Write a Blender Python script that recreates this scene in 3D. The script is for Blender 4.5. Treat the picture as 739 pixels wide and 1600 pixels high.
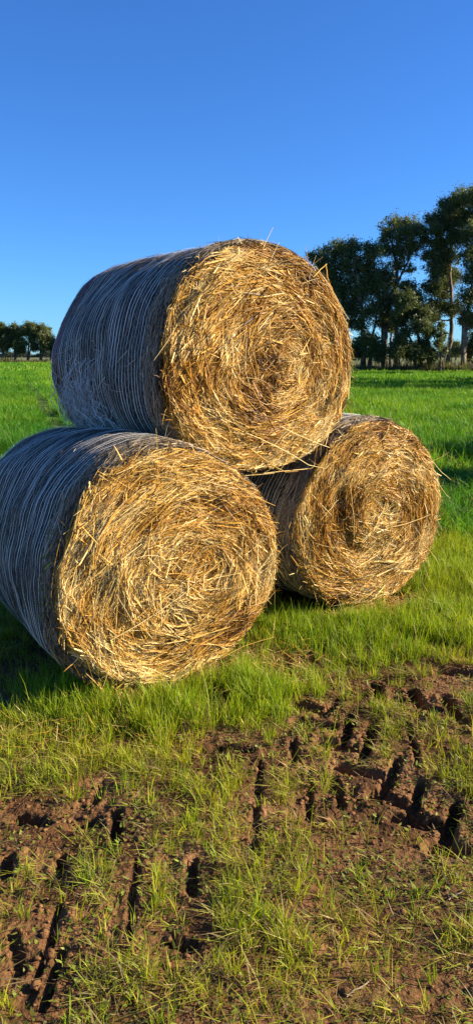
import bpy, math
import numpy as np
from mathutils import Vector
R = math.radians

# ------------------------------------------------------------------ camera, sky, sun, exposure
scene = bpy.context.scene
for o in list(bpy.data.objects):
    bpy.data.objects.remove(o)
FPX, PCX, PCY, HOR = 1164.0, 369.5, 800.0, 556.0
CAM_H = 1.562
PITCH = math.atan((PCY - HOR) / FPX)
cam_d = bpy.data.cameras.new('camera')
cam = bpy.data.objects.new('camera', cam_d)
scene.collection.objects.link(cam)
cam.location = (0, 0, CAM_H)
cam.rotation_euler = (math.pi / 2 - PITCH, 0, 0)
cam_d.sensor_fit = 'VERTICAL'
cam_d.sensor_height = 36.0
cam_d.lens = FPX / 1600 * 36
cam_d.clip_start = 0.05
cam_d.clip_end = 8000
scene.camera = cam

SUN_EL = R(24)
SUN_AZ = math.atan2(0.998, 0.06)          # measured from +Y towards +X
world = bpy.data.worlds.new('World')
scene.world = world
world.use_nodes = True
wn = world.node_tree.nodes
wl = world.node_tree.links
bg = wn['Background']
sky = wn.new('ShaderNodeTexSky')
sky.sky_type = 'NISHITA'
sky.sun_disc = False
sky.sun_elevation = SUN_EL
sky.sun_rotation = SUN_AZ
sky.air_density = 1.0
sky.dust_density = 0.0
sky.ozone_density = 3.0
hsv = wn.new('ShaderNodeMix')               # even white balance of the whole sky
hsv.data_type = 'RGBA'; hsv.blend_type = 'MULTIPLY'; hsv.inputs[0].default_value = 1.0
hsv.inputs[7].default_value = (0.28, 0.58, 1.03, 1)
wl.new(sky.outputs[0], hsv.inputs[6])
wl.new(hsv.outputs[2], bg.inputs[0])
bg.inputs[1].default_value = 0.073
sun_d = bpy.data.lights.new('sun', 'SUN')
sun = bpy.data.objects.new('sun', sun_d)
scene.collection.objects.link(sun)
sun_d.energy = 5.0
sun_d.angle = R(0.53)
sun_d.color = (1.0, 0.89, 0.71)
sdir = Vector((math.sin(SUN_AZ) * math.cos(SUN_EL), math.cos(SUN_AZ) * math.cos(SUN_EL), math.sin(SUN_EL)))
sun.rotation_euler = sdir.to_track_quat('Z', 'Y').to_euler()
sun.location = sdir * 60
vs = scene.view_settings
vs.view_transform = 'Standard'
vs.look = 'None'
vs.gamma = 1.0
vs.exposure = 1.42
vs.use_curve_mapping = False
scene.render.engine = 'CYCLES'

# ------------------------------------------------------------------ helpers
rng = np.random.default_rng(7)
COL = scene.collection


def hash2(ix, iy, seed):
    h = (ix.astype(np.int64) * 374761393 + iy.astype(np.int64) * 668265263 + seed * 1442695041) & 0xffffffff
    h = ((h ^ (h >> 13)) * 1274126177) & 0xffffffff
    h = (h ^ (h >> 16)) & 0xffffffff
    return h.astype(np.float64) / 0xffffffff


def noise(x, y, seed=0):
    """smooth value noise, -1..1"""
    x = np.asarray(x, float); y = np.asarray(y, float)
    ix = np.floor(x); iy = np.floor(y)
    fx = x - ix; fy = y - iy
    fx = fx * fx * fx * (fx * (fx * 6 - 15) + 10); fy = fy * fy * fy * (fy * (fy * 6 - 15) + 10)
    a = hash2(ix, iy, seed); b = hash2(ix + 1, iy, seed); c = hash2(ix, iy + 1, seed); d = hash2(ix + 1, iy + 1, seed)
    return ((a * (1 - fx) + b * fx) * (1 - fy) + (c * (1 - fx) + d * fx) * fy) * 2 - 1


def fbm(x, y, seed=0, octv=4, gain=0.5):
    s = 0; a = 1; t = 0
    for k in range(octv):
        s = s + a * noise(x * 2 ** k + 17.3 * k, y * 2 ** k - 9.1 * k, seed + k)
        t += a; a *= gain
    return s / t


def smooth(a, b, x):
    t = np.clip((x - a) / (b - a), 0, 1)
    return t * t * (3 - 2 * t)


def gp(px, py):
    """ground point under a picture position, used to measure the place"""
    x = (px - PCX) / FPX; u = (PCY - py) / FPX
    c, s = math.cos(PITCH), math.sin(PITCH)
    dy = c + u * s; dz = -s + u * c
    t = -CAM_H / dz
    return np.array([x * t, dy * t])


def at(px, py, Y):
    """point at world depth Y seen at a picture position"""
    x = (px - PCX) / FPX; u = (PCY - py) / FPX
    c, s = math.cos(PITCH), math.sin(PITCH)
    dy = c + u * s; dz = -s + u * c
    t = Y / dy
    return np.array([x * t, Y, CAM_H + dz * t])


def mesh_quads(name, V, Q, mat, col=None, smooth_shade=False, mats=None, midx=None, uv=None):
    me = bpy.data.meshes.new(name)
    V = np.ascontiguousarray(V, dtype=np.float32); Q = np.ascontiguousarray(Q, dtype=np.int32)
    n = Q.shape[1]
    me.vertices.add(len(V)); me.vertices.foreach_set('co', V.ravel())
    me.loops.add(Q.size); me.loops.foreach_set('vertex_index', Q.ravel())
    me.polygons.add(len(Q)); me.polygons.foreach_set('loop_start', np.arange(0, Q.size, n, dtype=np.int32))
    if smooth_shade:
        me.polygons.foreach_set('use_smooth', np.ones(len(Q), dtype=bool))
    for m in (mats or [mat]):
        me.materials.append(m)
    if midx is not None:
        me.polygons.foreach_set('material_index', np.ascontiguousarray(midx, dtype=np.int32))
    if col is not None:
        a = me.attributes.new('col', 'FLOAT_COLOR', 'POINT')
        c4 = np.ones((len(V), 4), dtype=np.float32); c4[:, :3] = col
        a.data.foreach_set('color', c4.ravel())
    me.update(calc_edges=True)
    return me


def link(name, me, parent=None, kind=None, label=None, cat=None, group=None):
    o = bpy.data.objects.new(name, me)
    COL.objects.link(o)
    if parent is not None:
        o.parent = parent
    if kind: o['kind'] = kind
    if label: o['label'] = label
    if cat: o['category'] = cat
    if group: o['group'] = group
    return o


def empty(name, loc, rz, label, cat, group=None):
    o = link(name, None, None, None, label, cat, group)
    o.location = loc; o.rotation_euler = (0, 0, rz); o.empty_display_size = 0.2
    return o


def ribbons(P, S, W):
    """P (N,K,3) centre lines, S (N,K,3) unit side vectors, W (N,K) half widths -> verts, quads"""
    N, K, _ = P.shape
    V = np.stack([P - S * W[..., None], P + S * W[..., None]], axis=2).reshape(-1, 3)
    b = (np.arange(N) * K * 2)[:, None] + (np.arange(K - 1) * 2)[None, :]
    Q = np.stack([b, b + 1, b + 3, b + 2], axis=-1).reshape(-1, 4)
    return V, Q


def unit(v):
    return v / np.maximum(np.linalg.norm(v, axis=-1, keepdims=True), 1e-9)


def tubes(lines, sides=6):
    """lines: list of (pts (K,3), radii (K,)) -> one closed-side tube mesh"""
    VV = []; QQ = []; base = 0
    for P, r in lines:
        P = np.asarray(P, float); r = np.asarray(r, float); K = len(P)
        T = unit(np.gradient(P, axis=0))
        up = np.where(np.abs(T[:, 2:3]) > 0.9, np.array([[1., 0, 0]]), np.array([[0, 0, 1.]]))
        A = unit(np.cross(T, up)); B = np.cross(T, A)
        a = np.arange(sides) / sides * 2 * np.pi
        V = P[:, None, :] + r[:, None, None] * (np.cos(a)[None, :, None] * A[:, None, :] + np.sin(a)[None, :, None] * B[:, None, :])
        VV.append(V.reshape(-1, 3))
        i = np.arange(K - 1)[:, None] * sides; j = np.arange(sides)[None, :]; j2 = (j + 1) % sides
        QQ.append(np.stack([i + j, i + j2, i + sides + j2, i + sides + j], -1).reshape(-1, 4) + base)
        base += K * sides
    return np.concatenate(VV), np.concatenate(QQ)


# ------------------------------------------------------------------ materials
def new_mat(name):
    m = bpy.data.materials.new(name); m.use_nodes = True
    return m, m.node_tree.nodes, m.node_tree.links, m.node_tree.nodes['Principled BSDF']


def attr_mat(name, rough=0.6, spec=0.3, transl=0.0, transl_tint=(1, 1, 1), mul=(1, 1, 1)):
    m, n, l, p = new_mat(name)
    a = n.new('ShaderNodeAttribute'); a.attribute_name = 'col'
    p.inputs['Roughness'].default_value = rough
    p.inputs['Specular IOR Level'].default_value = spec
    mx = n.new('ShaderNodeMix'); mx.data_type = 'RGBA'; mx.blend_type = 'MULTIPLY'; mx.inputs[0].default_value = 1
    mx.inputs[7].default_value = (*mul, 1)
    l.new(a.outputs['Color'], mx.inputs[6])
    l.new(mx.outputs[2], p.inputs['Base Color'])
    if transl > 0:
        t = n.new('ShaderNodeBsdfTranslucent')
        m2 = n.new('ShaderNodeMix'); m2.data_type = 'RGBA'; m2.blend_type = 'MULTIPLY'; m2.inputs[0].default_value = 1
        m2.inputs[7].default_value = (*transl_tint, 1)
        l.new(mx.outputs[2], m2.inputs[6]); l.new(m2.outputs[2], t.inputs['Color'])
        s = n.new('ShaderNodeMixShader'); s.inputs[0].default_value = transl
        out = n['Material Output']
        l.new(p.outputs[0], s.inputs[1]); l.new(t.outputs[0], s.inputs[2]); l.new(s.outputs[0], out.inputs['Surface'])
    return m


def noise_mat(name, stops, scale=8, detail=8, rough=0.85, spec=0.2, bump=0.0, bscale=40, dist=0.02):
    m, n, l, p = new_mat(name)
    tc = n.new('ShaderNodeTexCoord')
    t = n.new('ShaderNodeTexNoise'); t.inputs['Scale'].default_value = scale; t.inputs['Detail'].default_value = detail
    l.new(tc.outputs['Object'], t.inputs['Vector'])
    r = n.new('ShaderNodeValToRGB'); e = r.color_ramp.elements
    while len(e) < len(stops): e.new(0.5)
    for k, (pos, c) in enumerate(stops):
        e[k].position = pos; e[k].color = (*c, 1)
    l.new(t.outputs[0], r.inputs[0]); l.new(r.outputs[0], p.inputs['Base Color'])
    p.inputs['Roughness'].default_value = rough
    p.inputs['Specular IOR Level'].default_value = spec
    if bump:
        t2 = n.new('ShaderNodeTexNoise'); t2.inputs['Scale'].default_value = bscale; t2.inputs['Detail'].default_value = 6
        l.new(tc.outputs['Object'], t2.inputs['Vector'])
        b = n.new('ShaderNodeBump'); b.inputs['Strength'].default_value = bump; b.inputs['Distance'].default_value = dist
        l.new(t2.outputs[0], b.inputs['Height']); l.new(b.outputs[0], p.inputs['Normal'])
    return m


M_STRAW = attr_mat('straw', 0.5, 0.25, 0.18)
M_OLDSTRAW = attr_mat('weathered_straw', 0.7, 0.25)
M_NET = attr_mat('net_plastic', 0.4, 0.5)
M_BARREL = noise_mat('weathered_bale', [(0.3, (0.045, 0.038, 0.032)), (0.55, (0.105, 0.09, 0.07)), (0.75, (0.18, 0.15, 0.115))], 22, 10, 0.9, 0.1, 0.8, 60, 0.02)
M_FACE = noise_mat('packed_straw', [(0.3, (0.05, 0.025, 0.009)), (0.5, (0.17, 0.09, 0.03)), (0.7, (0.32, 0.19, 0.07))], 26, 10, 0.8, 0.2, 0.8, 70, 0.02)  # dark brown under the cut straw: shade painted into the base colour
M_GRASS = attr_mat('grass_blade', 0.5, 0.2, 0.4, (1.15, 1.1, 0.5))
M_CROP = attr_mat('crop_blade', 0.5, 0.2, 0.45, (1.1, 1.1, 0.55))
M_LEAF = attr_mat('gum_leaf', 0.5, 0.3, 0.38, (1.0, 1.1, 0.55))
M_BARK = noise_mat('gum_bark', [(0.35, (0.05, 0.036, 0.027)), (0.55, (0.15, 0.11, 0.08)), (0.72, (0.30, 0.23, 0.17))], 1.6, 6, 0.9, 0.1, 0.6, 9, 0.06)
M_BARK_PALE = noise_mat('pale_bark', [(0.35, (0.10, 0.07, 0.05)), (0.55, (0.22, 0.155, 0.11)), (0.72, (0.36, 0.28, 0.20))], 1.6, 6, 0.85, 0.1, 0.5, 9, 0.06)
M_TWIG = noise_mat('dry_twig', [(0.3, (0.2, 0.13, 0.08)), (0.7, (0.42, 0.31, 0.2))], 40, 6, 0.8, 0.2, 0.4, 90, 0.004)
M_CLOD = noise_mat('soil_clod', [(0.3, (0.085, 0.040, 0.016)), (0.5, (0.175, 0.086, 0.034)), (0.7, (0.25, 0.13, 0.055))], 30, 8, 0.95, 0.1, 0.6, 120, 0.008)


def ground_material():
    m, n, l, p = new_mat('soil_and_grass')
    geo = n.new('ShaderNodeNewGeometry')
    a = n.new('ShaderNodeAttribute'); a.attribute_name = 'col'      # r = green cover of the field, g = dry verge
    sep = n.new('ShaderNodeSeparateColor'); l.new(a.outputs['Color'], sep.inputs[0])
    def nz(scale, det=8):
        t = n.new('ShaderNodeTexNoise'); t.inputs['Scale'].default_value = scale; t.inputs['Detail'].default_value = det
        l.new(geo.outputs['Position'], t.inputs['Vector']); return t
    def ramp(src, stops):
        r = n.new('ShaderNodeValToRGB'); e = r.color_ramp.elements
        while len(e) < len(stops): e.new(0.5)
        for k, (pos, c) in enumerate(stops):
            e[k].position = pos; e[k].color = (*c, 1)
        l.new(src.outputs[0], r.inputs[0]); return r
    soil = ramp(nz(3.2, 12), [(0.28, (0.085, 0.040, 0.016)), (0.5, (0.175, 0.086, 0.034)), (0.72, (0.28, 0.148, 0.062))])
    fine = ramp(nz(85, 6), [(0.3, (0.6, 0.58, 0.55)), (0.7, (1.2, 1.2, 1.2))])
    mul = n.new('ShaderNodeMix'); mul.data_type = 'RGBA'; mul.blend_type = 'MULTIPLY'; mul.inputs[0].default_value = 0.8
    l.new(soil.outputs[0], mul.inputs[6]); l.new(fine.outputs[0], mul.inputs[7])
    green = ramp(nz(0.6, 12), [(0.3, (0.05, 0.12, 0.012)), (0.5, (0.075, 0.17, 0.02)), (0.7, (0.11, 0.20, 0.03))])
    m1 = n.new('ShaderNodeMix'); m1.data_type = 'RGBA'
    l.new(sep.outputs[0], m1.inputs[0]); l.new(mul.outputs[2], m1.inputs[6]); l.new(green.outputs[0], m1.inputs[7])
    dry = ramp(nz(0.9, 10), [(0.3, (0.12, 0.12, 0.05)), (0.7, (0.24, 0.22, 0.10))])
    m2 = n.new('ShaderNodeMix'); m2.data_type = 'RGBA'
    l.new(sep.outputs[1], m2.inputs[0]); l.new(m1.outputs[2], m2.inputs[6]); l.new(dry.outputs[0], m2.inputs[7])
    wet = ramp(nz(2.1, 5), [(0.38, (0.62, 0.58, 0.55)), (0.62, (1.15, 1.15, 1.15))])
    mw = n.new('ShaderNodeMix'); mw.data_type = 'RGBA'; mw.blend_type = 'MULTIPLY'; mw.inputs[0].default_value = 1.0
    l.new(m2.outputs[2], mw.inputs[6]); l.new(wet.outputs[0], mw.inputs[7])
    l.new(mw.outputs[2], p.inputs['Base Color'])
    p.inputs['Roughness'].default_value = 0.92
    p.inputs['Specular IOR Level'].default_value = 0.12
    b = n.new('ShaderNodeBump'); b.inputs['Strength'].default_value = 1.0; b.inputs['Distance'].default_value = 0.022
    l.new(nz(48, 12).outputs[0], b.inputs['Height']); l.new(b.outputs[0], p.inputs['Normal'])
    return m


M_GROUND = ground_material()

# ------------------------------------------------------------------ ground with tyre prints
# tyre-lug prints measured on the ground: (ax, ay, bx, by, half width m, depth m)
LUG = [(488, 1026, 489, 1040, .030, .04), (448, 1025, 449, 1066, .028, .045), (405, 1058, 436, 1056, .035, .04), (464, 1102, 491, 1106, .035, .05),
       (502, 1117, 529, 1092, .035, .05), (470, 1128, 515, 1134, .035, .05), (586, 1070, 592, 1090, .035, .06), (640, 1082, 657, 1108, .038, .065),
       (617, 1094, 626, 1098, .030, .04), (668, 1112, 682, 1116, .030, .045), (692, 1094, 713, 1127, .036, .06), (691, 1052, 740, 1059, .045, .06),
       (725, 1134, 748, 1139, .040, .05), (546, 1120, 537, 1166, .030, .055), (507, 1158, 551, 1169, .036, .06), (583, 1130, 564, 1188, .030, .06),
       (532, 1196, 589, 1212, .036, .06), (622, 1190, 599, 1231, .032, .06), (586, 1240, 632, 1252, .034, .06), (658, 1224, 642, 1270, .032, .06),
       (623, 1275, 684, 1285, .034, .06), (712, 1260, 696, 1306, .034, .065), (680, 1318, 745, 1328, .036, .065), (634, 1133, 653, 1197, .026, .045),
       (406, 1188, 398, 1330, .024, .05), (484, 1202, 482, 1274, .022, .045), (522, 1212, 533, 1258, .022, .045), (458, 1158, 461, 1188, .024, .04),
       (338, 1168, 392, 1172, .024, .035), (30, 1274, 66, 1281, .032, .05), (116, 1284, 146, 1280, .030, .05), (183, 1268, 181, 1314, .026, .055),
       (96, 1334, 92, 1366, .026, .05), (12, 1340, 10, 1372, .032, .05), (214, 1345, 199, 1474, .022, .055), (302, 1345, 300, 1396, .026, .05),
       (92, 1414, 56, 1532, .022, .055), (95, 1482, 70, 1572, .022, .06), (335, 1110, 352, 1094, .020, .025), (720, 1026, 745, 1034, .03, .045),
       (150, 1250, 160, 1220, .02, .025), (20, 1460, 30, 1520, .02, .02), (260, 1470, 300, 1480, .02, .03), (640, 1010, 690, 1016, .03, .03)]
SEG = np.array([[*gp(a, b), *gp(c, d), w * (0.44 if abs(d - b) > 60 else 0.8 if abs(c - a) > 2 * abs(d - b) else 0.6), dp * (0.36 if abs(d - b) > 60 else 1.15 if abs(c - a) > 2 * abs(d - b) else 0.72)] for a, b, c, d, w, dp in LUG])
# smoothly pressed bare strips left by the tyre between the prints (lit pale ridges)
RIDGE = [(188, 1195 + 60, 160, 1300, .03, .022), (185, 1350, 165, 1440, .03, .022), (65, 1440, 15, 1545, .05, .012), (110, 1420, 70, 1540, .022, .02),
         (375, 1210, 380, 1320, .04, .018), (40, 1395, 130, 1398, .03, .02), (265, 1310, 330, 1318, .03, .02), (600, 1170, 575, 1210, .05, .02),
         (680, 1230, 660, 1270, .04, .02)]
RSEG = np.array([[*gp(a, b), *gp(c, d), w, dp] for a, b, c, d, w, dp in RIDGE])


def seg_dist(x, y, s):
    ax, ay, bx, by = s[:4]
    dx, dy = bx - ax, by - ay
    t = np.clip(((x - ax) * dx + (y - ay) * dy) / (dx * dx + dy * dy + 1e-9), 0, 1)
    return np.hypot(x - ax - t * dx, y - ay - t * dy)


BALE_C = [(-0.293, 3.381), (0.821, 4.458)]
TH = R(33)


def under_bale(x, y):
    """1 under the bales' footprint, where the ground is pressed level"""
    f = np.zeros(np.shape(x))
    for cx, cy in BALE_C:
        u = (x - cx) * math.cos(TH) + (y - cy) * math.sin(TH)
        v = -(x - cx) * math.sin(TH) + (y - cy) * math.cos(TH)
        f = np.maximum(f, (1 - smooth(0.25, 0.6, np.abs(u))) * smooth(-0.35, -0.02, v) * (1 - smooth(1.4, 1.7, v)))
    return f


def worn(x, y):
    """how churned the soil is, 0..1"""
    x = np.asarray(x, float); y = np.asarray(y, float)
    d = np.full(x.shape, 9.0)
    for s in SEG:
        d = np.minimum(d, seg_dist(x, y, s) - s[4])
    return np.clip(1 - d / 0.13, 0, 1)


def height(x, y):
    x = np.asarray(x, float); y = np.asarray(y, float)
    near = 1 - smooth(6, 12, np.hypot(x, y - 2.5))
    h = 0.035 * fbm(x * 0.7, y * 0.7, 3, 3) * near
    wx = x + 0.006 * fbm(x * 24, y * 24, 21, 3); wy = y + 0.006 * fbm(x * 24, y * 24, 31, 3)
    w = worn(x, y)
    h = h + near * (0.010 * fbm(x * 6, y * 6, 5, 3) + (0.007 + 0.005 * w) * fbm(x * 15, y * 15, 9, 4, 0.65) + (0.004 + 0.005 * w) * (0.4 - np.abs(noise(x * 19 + 3, y * 19, 14))))
    h = h - near * 0.012 * w
    rim = np.zeros(x.shape); cut = np.zeros(x.shape)
    for s in SEG:
        d = seg_dist(wx, wy, s)
        cut = np.maximum(cut, s[5] * 1.2 * (1 - smooth(s[4] * 0.82, s[4] * 1.18, d)))
        rim = np.maximum(rim, 0.009 * (1 + noise(x * 12, y * 12, 17)) * np.exp(-((d - s[4] * 1.9) / (s[4] * 0.8)) ** 2))
    for s in RSEG:
        d = seg_dist(wx, wy, s)
        rim = np.maximum(rim, s[5] * 0.7 * (1 - smooth(0, s[4] * 1.5, d)) * (0.6 + 0.6 * noise(x * 14, y * 14, 16)))
    h = h + (rim * (1 - cut / 0.08) - cut) * near
    # tramline left of the stack, running away through the crop
    return h * (1 - under_bale(x, y))


def axis(lo, hi, step, far_lo, far_hi, g=1.16):
    mid = np.arange(lo, hi, step)
    up = [mid[-1]]; st = step
    while up[-1] < far_hi:
        st *= g; up.append(up[-1] + st)
    dn = [mid[0]]; st = step
    while dn[-1] > far_lo:
        st *= g; dn.append(dn[-1] - st)
    return np.concatenate([np.array(dn[1:])[::-1], mid, np.array(up[1:])])


def crop_mask(x, y):
    """1 where the sown crop grows"""
    edge = 5.75 + 0.10 * x + 0.25 * noise(x * 0.8, y * 0.4, 51)
    m = smooth(edge - 0.25, edge + 0.25, y) * (1 - smooth(72.5, 74, y + 0.06 * x)) * np.where(x < -20, 1, 1)
    return m


def tram_dist(x, y):
    # two wheel lines through the crop on the left
    a = gp(82, 655); b = gp(20, 562)
    d = (b - a) / np.hypot(*(b - a))
    s = np.array([*(a - d * 12), *b])
    return seg_dist(x, y, s)


gx = axis(-1.6, 1.9, 0.0118, -2500, 2500)
gy = axis(1.35, 4.6, 0.0118, -300, 3500)
X, Y = np.meshgrid(gx, gy)
Z = height(X.ravel(), Y.ravel())
xf, yf = X.ravel(), Y.ravel()
left_field = np.where(xf < -9, (1 - smooth(165, 172, yf)), 0)
green = np.maximum(crop_mask(xf, yf), left_field * smooth(5, 7, yf))
green = np.maximum(green, smooth(140, 170, yf) * 0.75)
green = np.maximum(green * np.where(yf < 30, 0.75, 1), 0.28 * smooth(3.6, 4.4, yf))
dryv = np.where(xf > -9, smooth(73, 75, yf + 0.06 * xf) * 0.6, smooth(168, 174, yf) * 0.7)
nx, ny = len(gx), len(gy)
i = np.arange(ny - 1)[:, None] * nx; j = np.arange(nx - 1)[None, :]
Q = np.stack([i + j, i + j + 1, i + nx + j + 1, i + nx + j], -1).reshape(-1, 4)
me = mesh_quads('ground', np.stack([xf, yf, Z], 1), Q, M_GROUND, np.stack([green, dryv, 0 * xf], 1), True)
link('ground', me, None, 'structure', 'trampled reddish brown soil running out to the green field', None)

# ------------------------------------------------------------------ round bales
def straw_palette(n, r, tone):
    """per straw colours; tone (n,) -1..1 picks rust to pale"""
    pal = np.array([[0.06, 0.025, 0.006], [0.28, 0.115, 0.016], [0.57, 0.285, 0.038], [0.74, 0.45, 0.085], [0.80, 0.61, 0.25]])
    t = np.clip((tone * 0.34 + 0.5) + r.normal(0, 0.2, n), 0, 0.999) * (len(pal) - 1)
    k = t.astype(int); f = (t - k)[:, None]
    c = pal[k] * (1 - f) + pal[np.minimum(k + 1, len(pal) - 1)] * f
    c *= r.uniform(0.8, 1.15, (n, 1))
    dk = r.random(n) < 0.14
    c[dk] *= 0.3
    return np.clip(c, 0, 0.85)


class Bale:
    def __init__(s, rad, length, seed, squash=0.0, sx=1.0):
        s.sx = sx; s.eye = {101: (0.10, 0.03), 202: (0.02, 0.05), 303: (0.09, 0.02)}[seed]
        s.R, s.L, s.seed, s.sq = rad, length, seed, squash

    def radial(s, phi, y):
        """outer radius: lumpy, rounded rim, a little flattened where it rests"""
        R0 = s.R
        lump = 0.020 * noise(np.cos(phi) * 1.7 + 7, np.sin(phi) * 2.2 + y * 1.6, s.seed) + 0.006 * noise(np.cos(phi) * 6 + y * 4, np.sin(phi) * 6 - y * 3, s.seed + 3)
        lump = lump - 0.006 * np.cos(y / s.L * 2 * np.pi) - 0.006
        for k_, am, p0 in {101: ((2, .012, 225), (3, .020, 228)), 202: ((3, .016, 205), (2, .008, 200)), 303: ((3, .016, 212), (4, .006, 45))}[s.seed]:
            lump = lump + am * np.cos(k_ * (phi - R(p0)))
        e = np.minimum(y, s.L - y); rr = 0.095
        t = np.clip(1 - e / rr, 0, 1)
        rnd = rr * 0.48 * (1 - np.sqrt(np.maximum(1 - t * t, 0)))
        return R0 + lump - rnd

    def surf(s, phi, y, off=0.0):
        """phi 0 = right (+X), pi/2 = up; axis +Y away from the camera; origin under the front face"""
        r = s.radial(phi, y) + off
        z = r * np.sin(phi)
        z = np.where(z < 0, z * (1 - s.sq), z)
        return np.stack([r * np.cos(phi), y + 0 * phi, z + s.R * (1 - s.sq)], -1)

    def face_h(s, x, z):
        """relief of the cut end: how far it comes forward"""
        r = np.hypot(x, z); a = np.arctan2(z, x)
        t = np.clip(r / s.R, 0, 1)
        h = 0.035 * (1 - t ** 3.5) - 0.03 * smooth(0.91, 1.0, t)
        wob = 0.05 * noise(np.cos(a) * 1.5 + 3, np.sin(a) * 1.5, s.seed + 11)
        ring = noise((r + wob) * 15, a * 2.2 + r * 5, s.seed + 12)
        ring2 = noise((r + wob) * 34 + 5, a * 5 + r * 9, s.seed + 13)
        lump = noise(x * 4.5, z * 4.5, s.seed + 14)
        lump2 = noise(x * 11, z * 11, s.seed + 15)
        k = smooth(1.0, 0.86, t)
        h = h + k * (0.013 * ring + 0.011 * ring2 + 0.013 * lump + 0.010 * lump2)
        pit = smooth(0.45, 0.8, noise((r + wob) * 9 + 3, a * 1.6 + 2 + r * 2, s.seed + 16))
        return h - 0.032 * pit * k


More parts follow.
